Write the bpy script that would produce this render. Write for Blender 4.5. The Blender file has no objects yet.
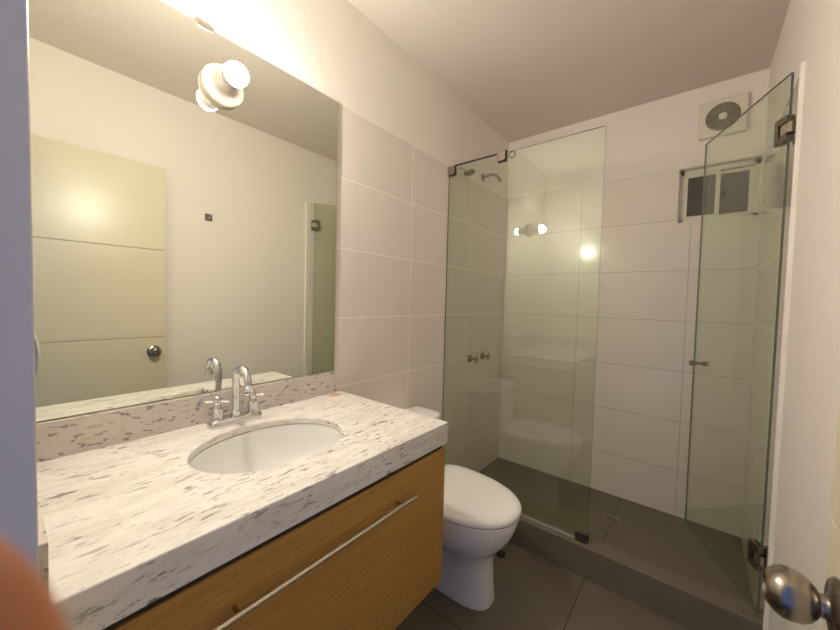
import bpy, bmesh, math, random
from mathutils import Vector, Matrix, Euler

C = bpy.context.scene.collection
S = bpy.context.scene
PI = math.pi

# ------------------------------------------------------------------ camera
CAM = Vector((1.1999, -0.0618, 1.2651))
right = Vector((0.77788, 0.62793, 0.02451)); up = Vector((-0.04347, 0.01486, 0.99894)); fwd = Vector((-0.62691, 0.77812, -0.03885))
cd = bpy.data.cameras.new('camera')
cam = bpy.data.objects.new('camera', cd); C.objects.link(cam)
m = Matrix((right, up, -fwd)).transposed().to_4x4(); m.translation = CAM
cam.matrix_world = m
cd.sensor_fit = 'HORIZONTAL'; cd.sensor_width = 36.0
cd.lens = 342.54 / 840.0 * 36.0
cd.shift_y = 0.0011 * -1
cd.clip_start = 0.005; cd.clip_end = 50
cd.dof.use_dof = True; cd.dof.focus_distance = 1.5; cd.dof.aperture_fstop = 6.5
S.camera = cam

# ------------------------------------------------------------------ world: dim bluish daylight outside the bathroom
w = bpy.data.worlds.new('world'); S.world = w; w.use_nodes = True
w.node_tree.nodes['Background'].inputs[0].default_value = (0.28, 0.42, 1.0, 1)
w.node_tree.nodes['Background'].inputs[1].default_value = 0.115
BULB_STRENGTH = 172.0
BULB_COLOR = (1.0, 0.92, 0.81)

# ------------------------------------------------------------------ exposure and sampling options
S.view_settings.view_transform = 'Standard'; S.view_settings.look = 'None'
S.view_settings.gamma = 1.0; S.view_settings.use_curve_mapping = False
S.view_settings.exposure = 2.27
cy = S.cycles
cy.max_bounces = 14; cy.diffuse_bounces = 8; cy.glossy_bounces = 8; cy.transparent_max_bounces = 24; cy.transmission_bounces = 8
cy.caustics_reflective = True; cy.caustics_refractive = True; cy.blur_glossy = 0.3
cy.sample_clamp_indirect = 12.0
cy.use_denoising = True
try: cy.denoiser = 'OPENIMAGEDENOISE'; cy.denoising_input_passes = 'RGB_ALBEDO_NORMAL'; cy.denoising_prefilter = 'ACCURATE'
except Exception: pass

# ------------------------------------------------------------------ measured room (metres)
W, B, H, T = 1.444, 2.491, 2.522, 2.082      # width, depth, ceiling, top of tiling
Y0 = -0.040                                  # inner face of the entrance wall
G = 1.674                                    # plane of the shower glass
CT, CB = 0.865, 0.796                        # countertop top and bottom
MY1 = 0.846                                  # right end of mirror and backsplash

# ------------------------------------------------------------------ material helpers
class NT:
    def __init__(s, name):
        s.m = bpy.data.materials.new(name); s.m.use_nodes = True
        s.t = s.m.node_tree; s.n = s.t.nodes; s.bs = s.n['Principled BSDF']; s.out = s.n['Material Output']
    def node(s, typ, **kw):
        x = s.n.new(typ)
        for k, v in kw.items(): setattr(x, k, v)
        return x
    def link(s, a, b): s.t.links.new(a, b)
    def val(s, sock, v):
        if isinstance(v, bpy.types.NodeSocket): s.link(v, sock)
        else: sock.default_value = v
    def math(s, op, a, b=None, c=None, clamp=False):
        x = s.node('ShaderNodeMath', operation=op, use_clamp=clamp)
        s.val(x.inputs[0], a)
        if b is not None: s.val(x.inputs[1], b)
        if c is not None: s.val(x.inputs[2], c)
        return x.outputs[0]
    def mix(s, f, a, b):
        x = s.node('ShaderNodeMix', data_type='RGBA')
        s.val(x.inputs[0], f); s.val(x.inputs[6], a if isinstance(a, bpy.types.NodeSocket) else (*a, 1)); s.val(x.inputs[7], b if isinstance(b, bpy.types.NodeSocket) else (*b, 1))
        return x.outputs[2]
    def noise(s, vec, scale, detail=4, rough=.5, dist=0):
        x = s.node('ShaderNodeTexNoise'); s.link(vec, x.inputs['Vector'])
        x.inputs['Scale'].default_value = scale; x.inputs['Detail'].default_value = detail
        x.inputs['Roughness'].default_value = rough; x.inputs['Distortion'].default_value = dist
        return x.outputs[0]
    def ramp(s, f, stops):
        x = s.node('ShaderNodeValToRGB'); s.link(f, x.inputs[0])
        e = x.color_ramp.elements
        while len(e) < len(stops): e.new(0.5)
        for k, (p, c) in enumerate(stops):
            e[k].position = p; e[k].color = (c, c, c, 1) if isinstance(c, (int, float)) else (*c, 1)
        return x.outputs[0]
    def pos(s, obj=False):
        if obj: return s.node('ShaderNodeTexCoord').outputs['Object']
        return s.node('ShaderNodeNewGeometry').outputs['Position']
    def mapping(s, vec, scale=(1, 1, 1), rot=(0, 0, 0)):
        x = s.node('ShaderNodeMapping'); s.link(vec, x.inputs[0]); x.inputs['Scale'].default_value = scale; x.inputs['Rotation'].default_value = rot
        return x.outputs[0]
    def bump(s, h, strength=.2, dist=.002):
        x = s.node('ShaderNodeBump'); s.link(h, x.inputs['Height']); x.inputs['Strength'].default_value = strength; x.inputs['Distance'].default_value = dist
        s.link(x.outputs[0], s.bs.inputs['Normal']); return x
    def p(s, **kw):
        for k, v in kw.items():
            i = s.bs.inputs[k.replace('_', ' ')]
            if isinstance(v, bpy.types.NodeSocket): s.link(v, i)
            elif isinstance(v, tuple) and len(v) == 3 and i.type == 'RGBA': i.default_value = (*v, 1)
            else: i.default_value = v
        return s
def plain(name, col, rough=.5, metal=0., var=.06, **kw):
    n = NT(name); n.p(Base_Color=col, Roughness=rough, Metallic=metal, **kw)
    v = n.noise(n.pos(True), 40, 3)
    n.link(n.math('MULTIPLY_ADD', v, var, rough - var / 2), n.bs.inputs['Roughness'])
    return n.m

def paint(name, col):
    n = NT(name); v = n.noise(n.pos(), 3.0, 3); f = n.noise(n.pos(), 180, 3)
    n.p(Base_Color=n.mix(n.math('MULTIPLY', v, .25), col, tuple(c * .93 for c in col)), Roughness=.55, Specular_IOR_Level=.25)
    n.bump(f, .12, .0006); return n.m

def tiled(name, joints, axis, tilecol=(.78, .72, .665), paintcol=(.84, .79, .735), ymin=None, grout=(.42, .38, .31), gw=.0016):
    """wall in 30 cm courses below T, paint above; joints = positions of the vertical joints along axis"""
    n = NT(name); sep = n.node('ShaderNodeSeparateXYZ'); n.link(n.pos(), sep.inputs[0])
    z = sep.outputs[2]; a = sep.outputs[axis]
    course = n.math('FLOOR', n.math('DIVIDE', n.math('SUBTRACT', T, z), .30))
    k = n.math('ABSOLUTE', n.math('SUBTRACT', n.math('PINGPONG', n.math('SUBTRACT', T, z), .15), 0.0))   # distance to nearest course line
    h = n.math('LESS_THAN', k, gw)
    j = None
    for q in joints:
        d = n.math('LESS_THAN', n.math('ABSOLUTE', n.math('SUBTRACT', a, q)), gw)
        j = d if j is None else n.math('MAXIMUM', j, d)
    gm = n.math('MAXIMUM', h, j)
    below = n.math('LESS_THAN', z, T)
    if ymin is not None: below = n.math('MULTIPLY', below, n.math('GREATER_THAN', sep.outputs[1], ymin))
    gm = n.math('MULTIPLY', gm, below)
    wn = n.node('ShaderNodeTexWhiteNoise', noise_dimensions='1D'); n.link(course, wn.inputs['W'])
    tcol = n.mix(n.math('MULTIPLY', wn.outputs[0], .5), tilecol, tuple(c * .955 for c in tilecol))
    col = n.mix(below, paintcol, n.mix(gm, tcol, grout))
    n.p(Base_Color=col, Roughness=n.math('ADD', n.math('MULTIPLY', below, -.42), n.math('MULTIPLY_ADD', gm, .3, .55)), Specular_IOR_Level=n.math('MULTIPLY_ADD', below, .25, .25))
    # softened shoulder of each tile and the faint satin ripple of the glaze
    s1 = n.math('MULTIPLY', n.math('SUBTRACT', 1.0, n.math('MULTIPLY', k, 350, clamp=True)), below)
    s2 = None
    for q in joints:
        d = n.math('SUBTRACT', 1.0, n.math('MULTIPLY', n.math('ABSOLUTE', n.math('SUBTRACT', a, q)), 350, clamp=True))
        s2 = d if s2 is None else n.math('MAXIMUM', s2, d)
    sh = n.math('MAXIMUM', s1, n.math('MULTIPLY', s2, below))
    rip = n.noise(n.mapping(n.pos(), (14, 14, 40)), 1.5, 3)
    n.bump(n.math('SUBTRACT', n.math('MULTIPLY', rip, .16), n.math('MULTIPLY', sh, .0)), .35, .001)
    return n.m

def stone(name):
    n = NT(name); P = n.pos()
    rot = (math.radians(30), 0, math.radians(-10))
    v1 = n.mapping(P, (17, 3.8, 17), rot)
    fl = n.noise(v1, 6.0, 5, .55, .3)
    fm = n.ramp(fl, [(0.0, 0.0), (.59, 0.0), (.625, 1.0)])
    patch = n.ramp(n.noise(P, 6.5, 3), [(.40, .15), (.58, 1.0)])
    v2 = n.mapping(P, (15, 4.5, 15), rot)
    f2 = n.ramp(n.noise(v2, 12.0, 4, .55, .3), [(0, 0), (.605, 0), (.65, 1)])
    p2 = n.ramp(n.noise(P, 9, 3), [(.42, .1), (.60, 1.0)])
    v3 = n.mapping(P, (5, 1.4, 5), rot)
    cloud = n.noise(v3, 5.0, 6, .65, .8)
    basec = n.mix(n.ramp(cloud, [(.42, 0.0), (.66, 1.0)]), (.78, .755, .715), (.66, .62, .565))
    c = n.mix(n.math('MULTIPLY', n.math('MULTIPLY', fm, patch), .85), basec, (.17, .15, .14))
    c = n.mix(n.math('MULTIPLY', n.math('MULTIPLY', f2, p2), .62), c, (.27, .23, .20))
    # rust mark in the back corner by the wall
    vm = n.node('ShaderNodeVectorMath', operation='DISTANCE'); mp = n.mapping(P, (1.5, 1.0, 1)); n.link(mp, vm.inputs[0]); vm.inputs[1].default_value = (.045 * 1.5, .820, .865)
    dd = n.math('ADD', vm.outputs[1 if len(vm.outputs) > 1 and vm.outputs[1].enabled else 0], n.math('MULTIPLY', n.noise(P, 60, 4), .035))
    c = n.mix(n.ramp(dd, [(.036, .8), (.058, 0.0)]), c, (.62, .27, .09))
    n.p(Base_Color=c, Roughness=.24, Specular_IOR_Level=.5)
    return n.m

def backsplash_stone(name):
    n = NT(name); P = n.pos()
    v1 = n.mapping(P, (14, 9, 22), (math.radians(-32), 0, 0))
    f = n.ramp(n.noise(v1, 4.0, 4, .5, .4), [(0, 0), (.585, 0), (.625, 1)])
    v2 = n.mapping(P, (20, 10, 26), (math.radians(-25), 0, 0))
    f2 = n.ramp(n.noise(v2, 4.0, 4, .6, .3), [(0, 0), (.60, 0), (.70, 1)])
    c = n.mix(n.noise(P, 9, 4), (.68, .64, .59), (.52, .475, .435))
    c = n.mix(n.math('MULTIPLY', f, .72), c, (.15, .125, .12)); c = n.mix(n.math('MULTIPLY', f2, .4), c, (.25, .21, .19))
    n.p(Base_Color=c, Roughness=.28); return n.m

def wood(name):
    n = NT(name); P = n.pos(True)
    g1 = n.noise(n.mapping(P, (8, 1.2, 60)), 2.2, 5, .6, .6)
    g2 = n.noise(n.mapping(P, (40, 5, 300)), 2.0, 3, .6)
    c = n.mix(n.ramp(g1, [(.30, 0), (.70, 1)]), (.52, .295, .078), (.39, .205, .046))
    c = n.mix(n.math('MULTIPLY', n.ramp(g2, [(.45, 0), (.62, 1)]), .35), c, (.27, .13, .03))
    n.p(Base_Color=c, Roughness=.42, Specular_IOR_Level=.4); n.bump(g2, .12, .0005); return n.m

def floorstone(name, xj, yj, col=(.155, .138, .094)):
    n = NT(name); P = n.pos(); sep = n.node('ShaderNodeSeparateXYZ'); n.link(P, sep.inputs[0])
    g = None
    for axis, qs in ((0, xj), (1, yj)):
        for q in qs:
            d = n.math('LESS_THAN', n.math('ABSOLUTE', n.math('SUBTRACT', sep.outputs[axis], q)), .0016)
            g = d if g is None else n.math('MAXIMUM', g, d)
    v = n.noise(P, 4.0, 6, .6); f = n.noise(P, 70, 4)
    c = n.mix(v, tuple(q * 1.18 for q in col), tuple(q * .82 for q in col)); c = n.mix(n.math('MULTIPLY', f, .25), c, tuple(q * .7 for q in col))
    if g is not None: c = n.mix(g, c, (.012, .011, .009))
    n.p(Base_Color=c, Roughness=n.math('MULTIPLY_ADD', v, .15, .34), Specular_IOR_Level=.4); n.bump(f, .08, .0006)
    return n.m

def sheet_glass(name, tint, rough=0.0, f0=.06):
    """thin clear pane: straight-through tint plus mirror reflection that rises at grazing angles"""
    n = NT(name); n.n.remove(n.bs)
    lw = n.node('ShaderNodeLayerWeight'); lw.inputs[0].default_value = .5
    fr = n.math('MULTIPLY_ADD', n.math('POWER', lw.outputs['Facing'], 5.0), 1 - f0, f0)
    tr = n.node('ShaderNodeBsdfTransparent'); tr.inputs[0].default_value = (*tint, 1)
    gl = n.node('ShaderNodeBsdfGlossy'); gl.inputs['Roughness'].default_value = rough; gl.inputs[0].default_value = (1, 1, 1, 1)
    mx = n.node('ShaderNodeMixShader'); n.link(fr, mx.inputs[0]); n.link(tr.outputs[0], mx.inputs[1]); n.link(gl.outputs[0], mx.inputs[2])
    n.link(mx.outputs[0], n.out.inputs[0]); return n.m

def metal(name, col, rough, brushed=0):
    n = NT(name); n.p(Base_Color=col, Metallic=1.0)
    f = n.noise(n.mapping(n.pos(True), (300, 20, 20)) if brushed else n.pos(True), 6 if brushed else 30, 3)
    n.link(n.math('MULTIPLY_ADD', f, .12 if brushed else .05, rough - .03), n.bs.inputs['Roughness']); return n.m

M = dict(
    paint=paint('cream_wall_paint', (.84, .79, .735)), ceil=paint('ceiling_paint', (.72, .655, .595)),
    wl=tiled('white_wall_tile_left', (.739, 1.339, 1.939), 1, grout=(.90, .87, .80), gw=.0019), wb=tiled('white_wall_tile_back', (.554, 1.154), 0),  # left grout coloured lighter to paint in the light its joints catch
    wr=tiled('white_wall_tile_right', (1.9, 2.3), 1, ymin=1.655),
    stone=stone('speckled_white_marble'), bstone=backsplash_stone('blotched_marble'), wood=wood('oak_veneer'),
    floor=floorstone('dark_stone_tile', (.852, .252), (1.049, .449)), sfloor=floorstone('shower_stone_tile', (.869,), (), (.16, .143, .096)),
    curb=floorstone('curb_stone', (), (), (.165, .145, .105)),
    glass=sheet_glass('green_tinted_glass', (.915, .945, .895)), gedge=plain('glass_cut_edge', (.13, .16, .115), .2),
    chrome=metal('polished_chrome', (.72, .72, .72), .07), nickel=metal('satin_nickel', (.42, .37, .31), .24),
    bronze=metal('dark_satin_nickel', (.25, .215, .17), .3), steel=metal('brushed_steel', (.62, .57, .48), .26, 1),
    knob=metal('satin_knob_metal', (.34, .30, .25), .27),
    porcelain=plain('white_porcelain', (.87, .86, .83), .12, Coat_Weight=.4), toilet=plain('white_toilet_china', (.87, .87, .86), .13, Coat_Weight=.4),
    basin=plain('white_basin_china', (.76, .76, .73), .12, Coat_Weight=.3),
    plastic=plain('white_plastic', (.74, .70, .60), .35), vinyl=plain('white_aluminium', (.74, .71, .63), .35), trimw=plain('white_trim', (.90, .87, .80), .4),
    dark2=plain('dark_green_metal', (.045, .05, .035), .3, .6), dark=plain('black_rubber', (.012, .012, .012), .5), gap_shade=plain('painted_gap_shade', (.03, .02, .012), .6),
    leaf=plain('yellowish_door_lacquer', (.68, .62, .46), .32, var=.0), groove=plain('door_groove', (.40, .36, .26), .6),
    jamb=plain('painted_door_frame', (.60, .60, .62), .45), grille=plain('fan_grille_plastic', (.42, .40, .30), .45), fandark=plain('fan_interior', (.09, .085, .06), .6),
    pane1=plain('frosted_window_pane', (.085, .08, .075), .3), pane2=plain('grey_window_pane', (.085, .085, .075), .25),
    seal=plain('clear_seal', (.45, .45, .36), .3),
)
n = NT('mirror_silver'); n.p(Base_Color=(.85, .885, .80), Metallic=1.0, Roughness=0.0)
n.link(n.math('MULTIPLY', n.noise(n.pos(), 2, 2), .004), n.bs.inputs['Roughness']); M['mirror'] = n.m
n = NT('lit_bulb'); n.p(Base_Color=(1., 1., 1.), Roughness=.3, Emission_Color=BULB_COLOR, Emission_Strength=BULB_STRENGTH); M['bulb'] = n.m
M['bulbbody'] = plain('bulb_body_white', (.85, .83, .80), .4)
n = NT('skin'); v = n.noise(n.pos(True), 60, 4)
n.p(Base_Color=n.mix(v, (.38, .15, .065), (.31, .11, .045)), Roughness=.5, Subsurface_Weight=.4, Subsurface_Radius=(.012, .004, .002), Subsurface_Scale=1.0); M['skin'] = n.m
M['nail'] = plain('finger_nail', (.80, .48, .40), .25)

# ------------------------------------------------------------------ mesh helpers
def obj(name, bm, mat, parent=None, smooth=None, loc=None):
    me = bpy.data.meshes.new(name); bmesh.ops.recalc_face_normals(bm, faces=bm.faces); bm.to_mesh(me); bm.free()
    mats = mat if isinstance(mat, (list, tuple)) else [mat]
    for q in mats: me.materials.append(q)
    if smooth is not None:
        for p in me.polygons: p.use_smooth = True
        try: me.set_sharp_from_angle(angle=math.radians(smooth))
        except Exception: pass
    o = bpy.data.objects.new(name, me); C.objects.link(o)
    if parent is not None:
        o.parent = parent
        if loc is None: o.matrix_parent_inverse = Matrix.LocRotScale(parent.location, parent.rotation_euler, None).inverted()
    if loc is not None: o.location = loc
    return o
def tag(o, label, cat, group=None):
    o['label'] = label; o['category'] = cat
    if group: o['group'] = group
    return o
def thing(name, label, cat, loc, rotz=0, group=None):
    o = bpy.data.objects.new(name, None); C.objects.link(o); o.location = loc; o.rotation_euler = (0, 0, rotz); o.empty_display_size = .05
    return tag(o, label, cat, group)
def struct(o, label=None):
    o['kind'] = 'structure'
    if label: o['label'] = label
    return o
def box(bm, x0, x1, y0, y1, z0, z1, bev=0, seg=2, mi=0):
    r = bmesh.ops.create_cube(bm, size=1, matrix=Matrix.LocRotScale(((x0 + x1) / 2, (y0 + y1) / 2, (z0 + z1) / 2), None, (x1 - x0, y1 - y0, z1 - z0)))
    fs = {f for v in r['verts'] for f in v.link_faces}
    for f in fs: f.material_index = mi
    if bev > 0:
        es = list({e for v in r['verts'] for e in v.link_edges})
        bmesh.ops.bevel(bm, geom=es, offset=bev, segments=seg, affect='EDGES', profile=.5)
    return bm
def nb(): return bmesh.new()
def ring(bm, pts): return [bm.verts.new(p) for p in pts]
def skin_rings(bm, rings, closed=True, cap0=True, cap1=True, mi=0):
    n_ = len(rings[0])
    for a, b in zip(rings, rings[1:]):
        for i in range(n_ if closed else n_ - 1):
            j = (i + 1) % n_
            f = bm.faces.new((a[i], a[j], b[j], b[i])); f.material_index = mi
    if cap0: bm.faces.new(rings[0]).material_index = mi
    if cap1: bm.faces.new(list(reversed(rings[-1]))).material_index = mi
def frame_for(d):
    d = Vector(d).normalized(); a = Vector((0, 0, 1)) if abs(d.z) < .9 else Vector((1, 0, 0))
    u = d.cross(a).normalized(); return u, d.cross(u).normalized(), d
def lathe(bm, origin, axis, prof, seg=32, cap0=True, cap1=True, mi=0):
    """prof = [(distance along axis, radius)]"""
    u, v, d = frame_for(axis); o = Vector(origin); rs = []
    for (t, r) in prof:
        r = max(r, 1e-5)
        rs.append(ring(bm, [o + d * t + (u * math.cos(2 * PI * i / seg) + v * math.sin(2 * PI * i / seg)) * r for i in range(seg)]))
    skin_rings(bm, rs, True, cap0, cap1, mi); return bm
def tube(bm, pts, r, seg=16, caps=True, mi=0):
    pts = [Vector(p) for p in pts]; rr = r if isinstance(r, (list, tuple)) else [r] * len(pts)
    d0 = (pts[1] - pts[0]).normalized(); u, v, _ = frame_for(d0); rs = []
    for i, p in enumerate(pts):
        d = (pts[min(i + 1, len(pts) - 1)] - pts[max(i - 1, 0)]).normalized()
        q = d0.rotation_difference(d); u = q @ u; v = q @ v; d0 = d
        rs.append(ring(bm, [p + (u * math.cos(2 * PI * k / seg) + v * math.sin(2 * PI * k / seg)) * rr[i] for k in range(seg)]))
    skin_rings(bm, rs, True, caps, caps, mi); return bm
def arc(c, r, a0, a1, n_, ax='xz', y=0):
    out = []
    for i in range(n_ + 1):
        a = a0 + (a1 - a0) * i / n_
        out.append((c[0] + r * math.cos(a), y, c[1] + r * math.sin(a)) if ax == 'xz' else None)
    return out

# ================================================================== THE ROOM
def wall_with_hole(x0, x1, y0, y1, z0, z1, hx0, hx1, hz0, hz1):
    bm = nb()
    box(bm, x0, hx0, y0, y1, z0, z1); box(bm, hx1, x1, y0, y1, z0, z1)
    if hz0 > z0: box(bm, hx0, hx1, y0, y1, z0, hz0)
    box(bm, hx0, hx1, y0, y1, hz1, z1); return bm
struct(obj('floor', box(nb(), -.12, W + .12, -1.4, 1.634, -.1, 0), M['floor']), 'dark grey stone tiled bathroom floor')
struct(obj('floor', box(nb(), -.12, W + .12, 1.728, B + .12, -.1, .009), M['sfloor']), 'dark grey stone shower floor')
struct(obj('ceiling', box(nb(), -.12, W + .12, -.16, B + .12, H, H + .1), M['ceil']), 'cream painted ceiling')
struct(obj('wall_left', box(nb(), -.12, 0, -.16, B + .12, 0, H), M['wl']), 'left wall tiled white below, painted cream above')
struct(obj('wall_right', box(nb(), W, W + .12, -.16, B + .12, 0, H), M['wr']), 'cream painted right wall, tiled inside the shower')
WX0, WX1, WZ0, WZ1 = 1.088, 1.438, 1.765, 2.075
struct(obj('wall_back', wall_with_hole(0, W, B, B + .12, 0, H, WX0, WX1, WZ0, WZ1), M['wb']), 'back wall of the shower in large white tiles')
DX0, DX1, DZ = .735, 1.392, 2.05
struct(obj('wall_front', wall_with_hole(0, W, -.16, Y0, 0, H, DX0 - .02, DX1 + .02, 0, DZ + .02), M['paint']), 'entrance wall around the doorway')
# door frame lining
bm = nb(); box(bm, DX0 - .02, DX0, -.165, Y0 + .0, 0, DZ, .002); box(bm, DX0, DX0 + .010, -.165, -.075, 0, DZ - .012, .002)
struct(obj('trim_1', bm, M['jamb']), 'painted door frame post left of the doorway')
bm = nb(); box(bm, DX1, DX1 + .02, -.165, Y0, 0, DZ, .002); box(bm, DX0 - .02, DX1 + .02, -.165, Y0, DZ, DZ + .02, .002)
struct(obj('trim_2', bm, M['jamb']), 'painted door frame head and right post')
# white strip on the right wall where the shower glass ends
struct(obj('trim_3', box(nb(), W - .012, W, 1.610, 1.628, 0.0, 2.078, .002), M['trimw']), 'thin white vertical trim strip on the right wall')

# window: recessed aluminium slider
bm = nb()
yf = B + .045
box(bm, WX0 + .008, WX1 - .002, yf, yf + .05, WZ0, WZ0 + .022); box(bm, WX0 + .008, WX1 - .002, yf, yf + .05, WZ1 - .024, WZ1)
box(bm, WX0, WX0 + .022, yf, yf + .05, WZ0, WZ1); box(bm, WX1 - .022, WX1, yf, yf + .05, WZ0, WZ1)
wf = obj('window_1', bm, M['vinyl']); struct(wf, 'small white sliding window high in the shower wall')
def sash(x0, x1, y0, mat):
    z0, z1 = WZ0 + .022, WZ1 - .024; bm = nb(); t = .019
    box(bm, x0, x1, y0, y0 + .018, z0, z0 + t, .002); box(bm, x0, x1, y0, y0 + .018, z1 - t, z1, .002)
    box(bm, x0, x0 + t, y0, y0 + .018, z0 + t, z1 - t); box(bm, x1 - t, x1, y0, y0 + .018, z0 + t, z1 - t)
    s = obj('window_sash', bm, M['vinyl'], wf)
    obj('pane', box(nb(), x0 + t, x1 - t, y0 + .006, y0 + .012, z0 + t, z1 - t), mat, s)
    return s
sash(WX0 + .022, 1.274, yf + .004, M['pane1'])
s2 = sash(1.257, WX1 - .022, yf + .026, M['pane2'])
bm = nb(); lathe(bm, (1.290, yf + .034, 1.92), (0, -1, 0), [(0, .011), (.008, .011), (.012, .008)], 20)
bmesh.ops.scale(bm, vec=(1, 1, 2.1), verts=bm.verts, space=Matrix.Translation((0, 0, -1.92))); obj('latch', bm, M['dark'], s2, 40)

# shower curb
cb = obj('shower_curb', box(nb(), 0.0, W, 1.634, 1.728, 0, .142, .0015), M['curb']); tag(cb, 'low dark stone curb along the front of the shower floor', 'curb')

# entrance door leaf, open against the right wall
LX0, LX1, LY1, LZ = 1.342, 1.380, .592, 2.022
dl = bpy.data.objects.new('door_1', None); C.objects.link(dl); dl.location = (1.385, Y0, .0); struct(dl, 'pale yellow entrance door standing open against the right wall')
bm = nb(); zs = [.008, .486, 1.008, 1.530, LZ]
for a, b in zip(zs, zs[1:]): box(bm, LX0, LX1, Y0 + .002, LY1, a + (.002 if a > .1 else 0), b - (.002 if b < 2 else 0), .0012)
obj('door_leaf', bm, M['leaf'], dl)
obj('panel_groove', box(nb(), LX0 + .004, LX1 - .004, Y0 + .006, LY1 - .004, .02, LZ - .01), M['groove'], dl)
kz, ky = .925, .532
prof = [(0, .034), (.003, .035), (.007, .031), (.009, .016), (.0125, .0125), (.017, .0125), (.019, .0165), (.024, .0225), (.031, .0268), (.039, .0285), (.047, .0280), (.054, .0245), (.059, .0190), (.0615, .0160), (.0618, .0125), (.0600, .011), (.0600, .001)]
obj('door_knob', lathe(nb(), (LX0, ky, kz), (-1, 0, 0), prof, 40), M['knob'], dl, 50)
prof2 = [(0, .034), (.006, .032), (.012, .016), (.025, .014), (.030, .020), (.040, .028), (.052, .028), (.060, .012)]
obj('door_knob', lathe(nb(), (LX1, ky, kz), (1, 0, 0), prof2, 32), M['knob'], dl, 50)
obj('latch_plate', box(nb(), LX0 + .008, LX1 - .008, LY1, LY1 + .0015, kz - .03, kz + .03), M['knob'], dl)
bm = nb(); tube(bm, [(LX0 + .001, .052, 1.045), (LX0 - .016, .056, 1.048), (LX0 - .026, .064, 1.02), (LX0 - .030, .070, .955), (LX0 - .026, .067, .89), (LX0 - .016, .058, .862), (LX0 + .001, .052, .865)], .0055, 12)
obj('pull_handle', bm, M['vinyl'], dl, 60)
for z in (1.232, .25, 1.80): obj('door_hinge', lathe(nb(), (1.384, Y0 + .004, z - .04), (0, 0, 1), [(0, .006), (.08, .006)], 16), M['nickel'], dl, 40)

# ================================================================== MIRROR AND WALL LAMP
bm = nb(); box(bm, .0005, .008, Y0 + .002, MY1, .9575, T - .002, .0025, 1)
mir = obj('wall_mirror', bm, M['mirror']); tag(mir, 'large frameless rectangular mirror above the marble backsplash', 'mirror')
for y in (.35,):
    bm = nb(); box(bm, .0005, .0115, y - .022, y + .022, T - .012, T + .004, .0015); obj('mirror_clip', bm, M['steel'], mir)
LY, LZc = .395, 1.919
M['holder'] = plain('lampholder_porcelain', (.62, .56, .50), .3)
lamp = thing('wall_lamp', 'round white porcelain lampholder with a lit bulb mounted on the mirror', 'lamp', (.008, LY, LZc))
obj('lampholder_base', lathe(nb(), (.0085, LY, LZc), (1, 0, 0), [(0, .052), (.006, .060), (.014, .0615), (.022, .058), (.028, .048), (.033, .034), (.037, .030), (.044, .0285), (.064, .0275), (.067, .025), (.067, .021)], 48), M['holder'], lamp, 50)
obj('bulb_cap', lathe(nb(), (.066, LY, LZc), (1, 0, 0), [(0, .0135), (.008, .0135), (.010, .0145)], 24), M['steel'], lamp, 50)
sph = lambda q: (.112 - .033 * math.cos(math.radians(q)), .033 * math.sin(math.radians(q)))
bulb = obj('light_bulb', lathe(nb(), (0, LY, LZc), (1, 0, 0), [(.076, .0145)] + [sph(q) for q in (30, 42, 54, 66, 76, 83)], 32), M['bulbbody'], lamp, 80)
obj('lit_dome', lathe(nb(), (0, LY, LZc), (1, 0, 0), [sph(q) for q in (83, 93, 104, 118, 132, 146, 160, 171, 178)], 24), M['bulb'], bulb, 80)

# ================================================================== VANITY
van = thing('vanity_cabinet', 'wall-hung oak vanity cabinet with one wide drawer under the marble counter', 'cabinet', (.001, .42, .32))
bm = nb()
box(bm, .001, .542, Y0 + .001, Y0 + .019, .32, .780); box(bm, .001, .5665, .858, .8772, .3195, .780, .001)
box(bm, .001, .542, Y0 + .019, .858, .32, .338); box(bm, .001, .016, Y0 + .019, .858, .338, .78)
obj('carcass', bm, M['wood'], van)
obj('gap_shade_strip', box(nb(), .530, .5625, Y0 + .019, .8575, .7795, .7955), M['gap_shade'], van)  # dark strip added to paint the shade line between counter and drawer
dr = obj('drawer_front', box(nb(), .5485, .5675, Y0 + .003, .857, .3215, .779, .0012), M['wood'], van)
bm = nb(); tube(bm, [(.592, .150, .699), (.592, .6975, .699)], .0058, 16)
hd = obj('handle_bar', bm, M['steel'], dr, 40)
for y in (.203, .637): obj('handle_post', tube(nb(), [(.5672, y, .699), (.588, y, .699)], .004, 12), M['nickel'], hd, 40)

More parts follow.
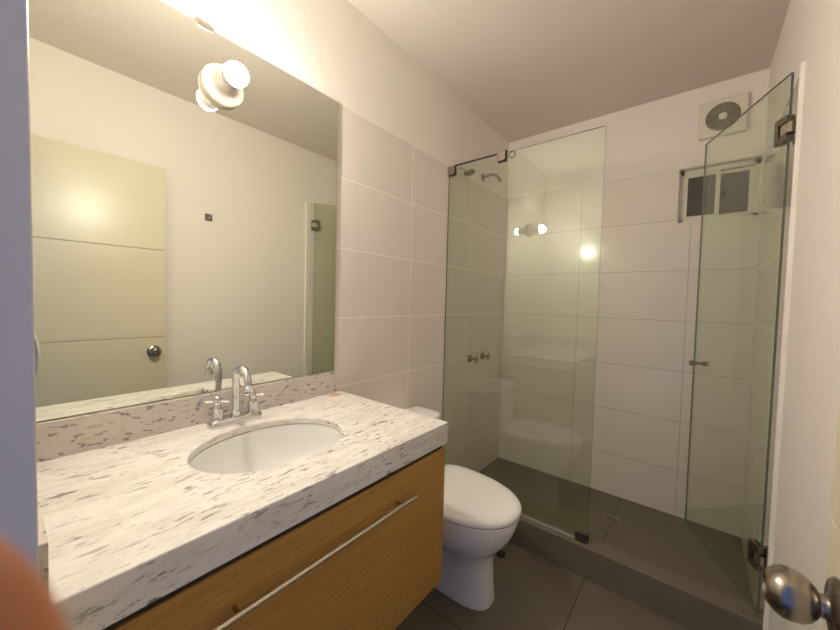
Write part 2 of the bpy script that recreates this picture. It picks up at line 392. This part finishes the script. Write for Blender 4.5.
ct = thing('countertop', 'white marble countertop with grey flecks on the oak vanity', 'countertop', (.0, .42, CB))
EX, EY, EA, EB = .293, .423, .162, .202
def counter():
    bm = nb(); x0, x1, y0, y1 = .001, .5745, Y0 + .001, .878
    angs = sorted(set([2 * PI * i / 120 for i in range(120)] + [math.atan2(yy - EY, xx - EX) % (2 * PI) for xx in (x0, x1) for yy in (y0, y1)]))
    def rect(a):
        dx, dy = math.cos(a), math.sin(a); t = 1e9
        if dx > 1e-9: t = min(t, (x1 - EX) / dx)
        if dx < -1e-9: t = min(t, (x0 - EX) / dx)
        if dy > 1e-9: t = min(t, (y1 - EY) / dy)
        if dy < -1e-9: t = min(t, (y0 - EY) / dy)
        return EX + dx * t, EY + dy * t
    def ell(a, s=0):
        dx, dy = math.cos(a), math.sin(a); t = 1 / math.sqrt((dx / (EA + s)) ** 2 + (dy / (EB + s)) ** 2); return EX + dx * t, EY + dy * t
    b = .003
    def rr(a, ins): 
        x, y = rect(a); return min(max(x, x0 + (0)), x1 - ins), min(max(y, y0), y1 - ins)
    R = [[(*ell(a), CT - .020)for a in angs], [(*ell(a), CT - .004) for a in angs], [(*ell(a, .0015), CT - .001) for a in angs], [(*ell(a, .004), CT) for a in angs], [(*rr(a, b), CT) for a in angs], [(*rr(a, b * .3), CT - b * .3) for a in angs], [(*rr(a, 0), CT - b) for a in angs],
         [(*rr(a, 0), CB) for a in angs], [(min(rr(a, 0)[0], .5545), rr(a, 0)[1], CB) for a in angs], [(*ell(a), CT - .022) for a in angs]]
    # stone is 20 mm thick behind the built-up front edge
    R.insert(9, [(min(rr(a, 0)[0], .55), min(rr(a, 0)[1], .855), CT - .022) for a in angs])
    R.pop(10); rs = [ring(bm, r) for r in R]; skin_rings(bm, rs, True, False, False)
    for i in range(len(angs)):
        j = (i + 1) % len(angs); bm.faces.new((rs[-1][i], rs[-1][j], rs[0][j], rs[0][i]))
    bmesh.ops.remove_doubles(bm, verts=bm.verts, dist=1e-5)
    return bm
obj('counter_slab', counter(), M['stone'], ct)
obj('backsplash', box(nb(), .001, .018, Y0 + .016, MY1, CT, .9555, .0012), M['bstone'], ct)
obj('side_splash', box(nb(), .001, .5735, Y0 + .001, Y0 + .016, CT, .948, .0012), M['bstone'], ct)

def basin():
    bm = nb(); n_ = 72; R = []
    prof = [(1.05, .0), (1.0, .0), (.985, -.012), (.95, -.045), (.87, -.085), (.72, -.115), (.5, -.132), (.25, -.139), (.115, -.141)]
    for (s, dz) in prof:
        R.append(ring(bm, [(EX + EA * s * math.cos(2 * PI * i / n_), EY + EB * s * math.sin(2 * PI * i / n_), CT - .0225 + dz) for i in range(n_)]))
    out = [(.12, -.150), (.5, -.145), (.75, -.128), (.92, -.095), (1.0, -.05), (1.05, -.012)]
    for (s, dz) in out:
        R.append(ring(bm, [(EX + EA * s * math.cos(2 * PI * i / n_), EY + EB * s * math.sin(2 * PI * i / n_), CT - .0225 + dz) for i in range(n_)]))
    skin_rings(bm, R, True, False, False)
    for i in range(n_):
        j = (i + 1) % n_; bm.faces.new((R[-1][i], R[-1][j], R[0][j], R[0][i]))
    return bm
bs = obj('sink_basin', basin(), M['basin'], None, 60); tag(bs, 'white oval undermount sink basin set in the marble counter', 'sink')
obj('drain', lathe(nb(), (EX, EY, CT - .0225 - .150), (0, 0, 1), [(0, .015), (.008, .015), (.0105, .024), (.012, .024), (.013, .018), (.011, .012)], 32), M['chrome'], bs, 40)

# faucet: centre-set with gooseneck spout and two cross handles
FX, FY = .075, .413
fa = thing('sink_faucet', 'chrome gooseneck faucet with two lever handles on the marble counter', 'faucet', (FX, FY, CT))
def base_plate():
    bm = nb(); R = []
    for (ins, z) in ((0, 0), (0, .016), (.002, .020), (.006, .0225)):
        pts = []; hw, hl = .027 - ins, .078 - ins
        for i in range(48):
            a = 2 * PI * i / 48; c, s = math.cos(a), math.sin(a)
            pts.append((FX + hw * abs(c) ** .55 * (1 if c >= 0 else -1), FY + (hl - hw * .6) * (1 if s > 0 else -1) * min(1, abs(s) * 1.6) ** 1.0 + hw * .6 * s, CT + z))
        R.append(ring(bm, pts))
    skin_rings(bm, R); return bm
obj('base_plate', base_plate(), M['chrome'], fa, 40)
bm = nb(); z0 = CT + .022
pts = [(FX, FY, z0), (FX, FY, z0 + .05), (FX, FY, z0 + .115)]
R_ = .042
for i in range(1, 17):
    a = PI - (PI * 1.03) * i / 16; pts.append((FX + R_ + R_ * math.cos(a), FY, z0 + .115 + R_ * math.sin(a)))
pts.append((pts[-1][0] - .002, FY, pts[-1][2] - .012))
tube(bm, pts, .0108, 20); lathe(bm, (FX, FY, z0 - .002), (0, 0, 1), [(0, .016), (.016, .0155), (.020, .0115), (.024, .010)], 28)
e = Vector(pts[-1]); d = (Vector(pts[-1]) - Vector(pts[-2])).normalized()
lathe(bm, e - d * .010, d, [(0, .011), (.001, .0125), (.014, .0125), (.015, .010)], 24)
obj('spout', bm, M['chrome'], fa, 40)
for s in (-1, 1):
    y = FY + s * .053; bm = nb()
    lathe(bm, (FX, y, CT + .021), (0, 0, 1), [(0, .0165), (.004, .0165), (.006, .0160), (.036, .0150), (.039, .010), (.045, .0085), (.050, .0115), (.058, .0115), (.064, .008), (.070, .0085), (.074, .005)], 28)
    hv = obj('handle', bm, M['chrome'], fa, 40)
    bm = nb(); lx = .030
    tube(bm, [(FX - .012 - .01, y - .026, CT + .076), (FX + .022, y + .026, CT + .076)], .0042, 12)
    obj('lever', bm, M['chrome'], hv, 40)

# ================================================================== TOILET
TY = 1.20
toi = thing('toilet', 'white toilet with its lid closed between the vanity and the shower', 'toilet', (.35, TY, 0))
def plan(xb, xf, xm, hw, n_=56, pb=3.2, pf=2.15):
    pts = []
    for i in range(n_):
        a = 2 * PI * i / n_; c, s = math.cos(a), math.sin(a)
        p_ = pf if c >= 0 else pb; L = (xf - xm) if c >= 0 else (xm - xb)
        x = xm + L * (abs(c) ** (2 / p_)) * (1 if c >= 0 else -1); y = hw * (abs(s) ** (2 / (pf if c >= 0 else pb))) * (1 if s >= 0 else -1)
        pts.append((x, TY + y))
    return pts
bm = nb(); R = []
for (z, xb, xf, xm, hw, pf, dy) in [(0, .06, .586, .42, .087, 2.7, .026), (.012, .055, .589, .42, .090, 2.7, .026), (.05, .055, .583, .42, .087, 2.7, .026), (.14, .055, .578, .42, .086, 2.6, .024), (.20, .055, .580, .42, .096, 2.5, .018),
        (.235, .055, .592, .41, .112, 2.4, .008), (.265, .055, .620, .40, .138, 2.3, .004), (.300, .055, .650, .39, .163, 2.2, .002), (.340, .055, .672, .385, .179, 2.15, 0), (.375, .055, .684, .385, .186, 2.15, 0), (.392, .055, .686, .385, .187, 2.15, 0), (.400, .057, .684, .385, .186, 2.15, 0), (.403, .062, .678, .385, .181, 2.15, 0)]:
    R.append(ring(bm, [(x, y + dy, z) for x, y in plan(xb, xf, xm, hw, 56, 3, pf)]))
skin_rings(bm, R); obj('bowl', bm, M['toilet'], toi, 50)
bm = nb(); R = []
for (z, g) in ((.4035, .006), (.405, .001), (.412, .0), (.416, .002), (.4175, .006)):
    R.append(ring(bm, [(x, y, z) for x, y in plan(.225 + g, .694 - g, .395, .192 - g, 56, 3.4, 2.15)]))
skin_rings(bm, R); st = obj('seat', bm, M['porcelain'], toi, 50)
bm = nb(); R = []
for (z, g) in ((.4185, .004), (.420, .0005), (.428, -.002), (.438, -.001), (.444, .003), (.449, .012), (.4525, .028), (.4545, .060), (.4555, .11)):
    R.append(ring(bm, [(x, y, z) for x, y in plan(.222 + g, .697 - g, .395, .194 - g, 56, 3.4, 2.15)]))
skin_rings(bm, R); obj('lid', bm, M['porcelain'], toi, 50)
def rbox(hx, x0, hw, z0, z1, tops, pw=5, mat=None, name='', parent=None, n_=48):
    bm = nb(); R = []
    for (z, g) in [(z0, .006), (z0 + .004, .001)] + tops + [(z1 - .0, .03)]:
        pts = []
        for i in range(n_):
            a = 2 * PI * i / n_ ; c, s = math.cos(a), math.sin(a); q = 2 / pw
            pts.append((x0 + (hx - g) * abs(c) ** q * (1 if c > 0 else -1), TY + (hw - g) * abs(s) ** q * (1 if s > 0 else -1), z))
        R.append(ring(bm, pts))
    skin_rings(bm, R); return obj(name, bm, mat, parent, 50)
rbox(.091, .108, .180, .404, .660, [(.44, -.002), (.62, -.006), (.655, -.006)], 5.5, M['toilet'], 'tank', toi)
tl = rbox(.100, .110, .190, .661, .694, [(.666, -.003), (.680, -.003), (.688, .002), (.692, .010)], 5, M['toilet'], 'tank_lid', toi)
obj('flush_button', lathe(nb(), (.11, TY, .693), (0, 0, 1), [(0, .022), (.003, .022), (.005, .018)], 28), M['chrome'], tl, 40)
cap = obj('floor_bolt_cap', lathe(nb(), (.487, 1.515, 0), (0, 0, 1), [(0, .022), (.012, .021), (.020, .012), (.022, .004)], 24), M['dark'], None, 50); tag(cap, 'small black cap on the floor behind the toilet', 'cap')

# ================================================================== SHOWER
ZB, ZG, XG = .143, 2.072, .849
scr = thing('shower_screen', 'fixed clear glass shower panel standing on the curb at the left wall', 'shower screen', (XG / 2, G, ZB))
def pane(name, x0, x1, y0, y1, z0, z1, parent):
    bm = nb(); box(bm, x0, x1, y0, y1, z0, z1)
    bmesh.ops.recalc_face_normals(bm, faces=bm.faces)
    for f in bm.faces: f.material_index = 0 if abs(f.normal.y) > .9 else 1
    return obj(name, bm, [M['glass'], M['gedge']], parent)
pane('glass_panel', .003, XG, G - .004, G + .004, ZB, ZG, scr)
def clamp(x0, x1, z0, z1, parent, mat, round_right=True, r=.012):
    # U-shaped clamp: two plates with a rounded lower corner and a dark gasket between
    for (a, b, mt, gr) in ((G - .016, G - .005, mat, 0), (G + .005, G + .016, mat, 0)):
        bm = nb(); pts = [(x0, z0), (x1 - r, z0)] + [(x1 - r + r * math.sin(t), z0 + r - r * math.cos(t)) for t in [PI / 2 * i / 6 for i in range(1, 7)]] + [(x1, z1), (x0, z1)]
        skin_rings(bm, [ring(bm, [(x, a, z) for x, z in pts]), ring(bm, [(x, b, z) for x, z in pts])]); o = obj('clamp_plate', bm, mt, parent)
    bm = nb(); box(bm, x0 + .003, x1 + .004, G - .0052, G + .0052, z0 - .004, z1 - .002); obj('gasket', bm, M['dark'], o)
clamp(.001, .046, 2.022, 2.071, scr, M['nickel']); clamp(.322, .370, 2.030, 2.084, scr, M['nickel'])
obj('support_bar', box(nb(), .044, .324, G - .006, G + .006, 2.0722, 2.0785, .001), M['dark2'], scr)
bm = nb(); R = []
lathe(bm, (.400, G + .006, 2.056), (0, 1, 0), [(0, .020), (.004, .020), (.004, .014), (0, .014)], 28, False, False); obj('clamp_ring', bm, M['nickel'], scr, 40)
clamp(.795, XG - .002, .1432, .188, scr, M['bronze'])
obj('floor_seal', box(nb(), .003, XG, G - .0065, G - .0045, ZB, ZB + .010), M['seal'], scr)

DH = Vector((1.4275, G, 0)); DL = .569; dang = math.atan2(2.195 - G, 1.204 - 1.4275)
sd = thing('shower_door', 'hinged clear glass shower door swung open into the shower', 'shower door', (DH.x, DH.y, .145), dang)
def lobj(name, bm, mat, parent=None, smooth=None):   # local coordinates of the door: x along the pane, y across it
    o = obj(name, bm, mat, sd, smooth, (0, 0, 0))
    if parent is not None: o.parent = parent
    return o
bm = nb(); box(bm, .008, DL, -.004, .004, .001, 2.086 - .145); bmesh.ops.recalc_face_normals(bm, faces=bm.faces)
for f in bm.faces: f.material_index = 0 if abs(f.normal.y) > .9 else 1
lobj('glass_panel', bm, [M['glass'], M['gedge']])
for z, mt in ((1.897, 'bronze'), (.350, 'bronze')):
    zl = z - .145; bm = nb()
    for s in (-1, 1):        # C-shaped plates on both faces of the pane
        ya, yb = (.0045, .013) if s > 0 else (-.013, -.0045)
        box(bm, .042, .060, ya, yb, zl - .045, zl + .045, .0015); box(bm, .006, .042, ya, yb, zl + .020, zl + .045, .0015); box(bm, .006, .042, ya, yb, zl - .045, zl - .020, .0015)
    h = lobj('hinge', bm, M[mt])
    lobj('hinge_block', box(nb(), -.006, .034, -.011, .011, zl - .018, zl + .018, .002), M['steel' if z > 1 else 'nickel'], h)
    lobj('gasket', box(nb(), .002, .040, -.0120, .0120, zl - .021, zl - .0185), M['dark'], h); lobj('gasket', box(nb(), .002, .040, -.0120, .0120, zl + .0185, zl + .021), M['dark'], h)
    bm = nb(); box(bm, W - .006, W - .0002, G - .006, G + .052, z - .045, z + .045, .0015); box(bm, DH.x - .002, W - .006, G - .006, G + .016, z - .017, z + .017)
    wp = obj('wall_plate', bm, M[mt], sd)
    wp.parent = h
    wp.matrix_parent_inverse = Matrix.LocRotScale(sd.location, sd.rotation_euler, None).inverted()
bm = nb(); zl = .985 - .145
for s in (-1, 1): lathe(bm, (DL - .045, s * .0045, zl), (0, s, 0), [(0, .008), (.004, .008), (.010, .0095), (.022, .0125), (.030, .0135), (.034, .012), (.035, .004)], 24)
lobj('door_knob', bm, M['nickel'], None, 40)

def cross_valve(y, label):
    v = thing('shower_valve', label, 'tap', (0, y, .876), 0, 'shower valves')
    obj('escutcheon', lathe(nb(), (.0005, y, .876), (1, 0, 0), [(0, .027), (.004, .027), (.010, .020), (.014, .012), (.022, .010)], 28), M['bronze'], v, 40)
    obj('stem', lathe(nb(), (.016, y, .876), (1, 0, 0), [(0, .009), (.020, .009), (.024, .013), (.036, .013), (.040, .009)], 24), M['nickel'], v, 40)
    bm = nb(); q = .027
    tube(bm, [(.052, y - q * .3, .876 - q), (.052, y + q * .3, .876 + q)], .0048, 12); tube(bm, [(.052, y - q, .876 + q * .3), (.052, y + q, .876 - q * .3)], .0048, 12)
    obj('cross_handle', bm, M['bronze'], v, 40)
cross_valve(1.985, 'cross-handled shower tap on the left wall, nearer the glass panel')
cross_valve(2.160, 'cross-handled shower tap on the left wall, nearer the back corner')
ya = 2.09
sa = thing('shower_pipe', 'bare bent chrome shower pipe high on the left wall', 'shower arm', (0, ya, 2.135))
obj('escutcheon', lathe(nb(), (.0005, ya, 2.135), (1, 0, 0), [(0, .026), (.004, .026), (.010, .018)], 28), M['nickel'], sa, 40)
obj('pipe', tube(nb(), [(.004, ya, 2.135), (.06, ya, 2.142), (.085, ya, 2.140), (.105, ya, 2.128), (.122, ya, 2.105), (.135, ya, 2.082)], .0095, 16), M['nickel'], sa, 50)
yh = 1.80
sh = thing('shower_rose', 'small dark shower head on a thin arm beside the glass clamp', 'shower head', (0, yh, 2.08))
obj('arm', tube(nb(), [(.001, yh - .02, 2.105), (.025, yh - .01, 2.096), (.055, yh + .0, 2.078)], .005, 12), M['bronze'], sh, 50)
obj('head', lathe(nb(), (.062, yh, 2.088), (.25, 0, -1), [(0, .006), (.006, .012), (.012, .030), (.018, .036), (.024, .034)], 28), M['bronze'], sh, 50)

# floor drain
dn = nb(); lathe(dn, (.868, 2.19, .009), (0, 0, 1), [(0, .042), (.003, .042), (.004, .039), (.0035, .034)], 36)
fd = obj('floor_drain', dn, M['nickel'], None, 40); tag(fd, 'small round metal drain in the shower floor', 'drain')
bm = nb()
for k in range(-3, 4):
    l_ = math.sqrt(.031 ** 2 - (k * .0085) ** 2); box(bm, .868 + k * .0085 - .0022, .868 + k * .0085 + .0022, 2.19 - l_, 2.19 + l_, .0125, .0133)
obj('slot', bm, M['dark'], fd)

# exhaust fan
FXc, FZc = 1.267, 2.318
fan = thing('exhaust_fan', 'square white exhaust fan with a round grille above the window', 'fan', (FXc, B, FZc))
bm = nb(); box(bm, FXc - .101, FXc + .101, B - .030, B, FZc - .100, FZc + .100, .006, 3)
obj('housing', bm, M['plastic'], fan)
obj('fan_opening', lathe(nb(), (FXc, B - .0302, FZc), (0, -1, 0), [(0, .074), (.0012, .073)], 48), M['fandark'], fan, 40)
bm = nb()
for k in range(8):
    r = .072 - k * .0085; lathe(bm, (FXc, B - .0315, FZc), (0, -1, 0), [(0, r), (.004, r), (.004, r - .0032), (0, r - .0032)], 48, False, False)
for k in range(12):
    a = 2 * PI * k / 12; c, s = math.cos(a), math.sin(a); tube(bm, [(FXc + .012 * c, B - .0335, FZc + .012 * s), (FXc + .072 * c, B - .0335, FZc + .072 * s)], .0012, 6)
gr = obj('grille', bm, M['grille'], fan)
obj('hub', lathe(nb(), (FXc, B - .0315, FZc), (0, -1, 0), [(0, .017), (.006, .017), (.009, .012), (.010, .003)], 28), M['plastic'], gr, 40)

# robe hook on the right wall (seen in the mirror)
hk = thing('robe_hook', 'small square metal robe hook on the right wall', 'hook', (W, .8635, 1.80))
obj('back_plate', box(nb(), W - .006, W - .0003, .8635 - .023, .8635 + .023, 1.777, 1.823, .0015), M['bronze'], hk)
bm = nb(); tube(bm, [(W - .005, .8635, 1.795), (W - .022, .8635, 1.792), (W - .036, .8635, 1.798), (W - .042, .8635, 1.812)], .006, 14); obj('peg', bm, M['chrome'], hk, 50)

# ================================================================== THE PHOTOGRAPHER'S HAND (a fingertip shows at the lower left)
def cam_pt(r, u, f): return CAM + right * r + up * u + fwd * f
def px(u, v, f): return cam_pt((u - 420.17) / 342.54 * f, -(v - 314.06) / 342.54 * f, f)
me = bpy.data.meshes.new('hand')
V = []; Ed = []; Rd = []
def chain(pts, start=None):
    prev = start
    for (p_, r_) in pts:
        V.append(p_); Rd.append(r_); i = len(V) - 1
        if prev is not None: Ed.append((prev, i))
        prev = i
    return prev
f0 = .036
tip = px(-84, 534, f0); ax = (right * .50 - up * .82 - fwd * .22).normalized(); side = (right * .62 - up * .42 - fwd * .25); side = (side - ax * side.dot(ax)).normalized(); nrm = ax.cross(side).normalized()
palm = tip + ax * .115
chain([(palm + ax * .012, .020)])                              # root
root = 0
kn = [palm + ax * -.022 + side * q for q in (0.0, .019, .037, .054)]
def finger(k, lens, base, bend, r0):
    p_ = base; d_ = (-ax).copy(); out = [(p_, r0 * 1.25)]
    for i, L in enumerate(lens):
        if i: d_ = (Matrix.Rotation(bend, 3, side) @ d_).normalized()
        p_ = p_ + d_ * L; out.append((p_, r0 * (1.0, .96, .84, .40)[i]))
    chain(out, root if k < 0 else root)
finger(0, (.046, .022, .016, .009), kn[0], 0.0, .0102)
finger(1, (.030, .026, .018, .006), kn[1], math.radians(52), .0085)
finger(2, (.028, .025, .018, .006), kn[2], math.radians(56), .0082)
finger(3, (.022, .020, .016, .005), kn[3], math.radians(58), .0072)
t0 = palm + ax * .012 - side * .022
chain([(t0, .014), (t0 - side * .018 - ax * .018 + nrm * .010, .0115), (t0 - side * .022 - ax * .045 + nrm * .016, .010), (t0 - side * .020 - ax * .066 + nrm * .016, .0075)], root)
chain([(palm + ax * .045 + side * .022, .024), (palm + ax * .075 + side * .026, .022), (palm + ax * .14 + side * .026, .027)], root)
me.from_pydata([tuple(v) for v in V], Ed, []); me.materials.append(M['skin'])
hand = bpy.data.objects.new('hand', me); C.objects.link(hand); tag(hand, "blurred fingertip of the photographer's hand held at the doorway", 'hand')
sm = hand.modifiers.new('skin', 'SKIN'); sm.use_smooth_shade = True
for i, sv in enumerate(me.skin_vertices[0].data): sv.radius = (Rd[i], Rd[i]); sv.use_root = (i == 0)
ss = hand.modifiers.new('subsurf', 'SUBSURF'); ss.levels = 2; ss.render_levels = 2
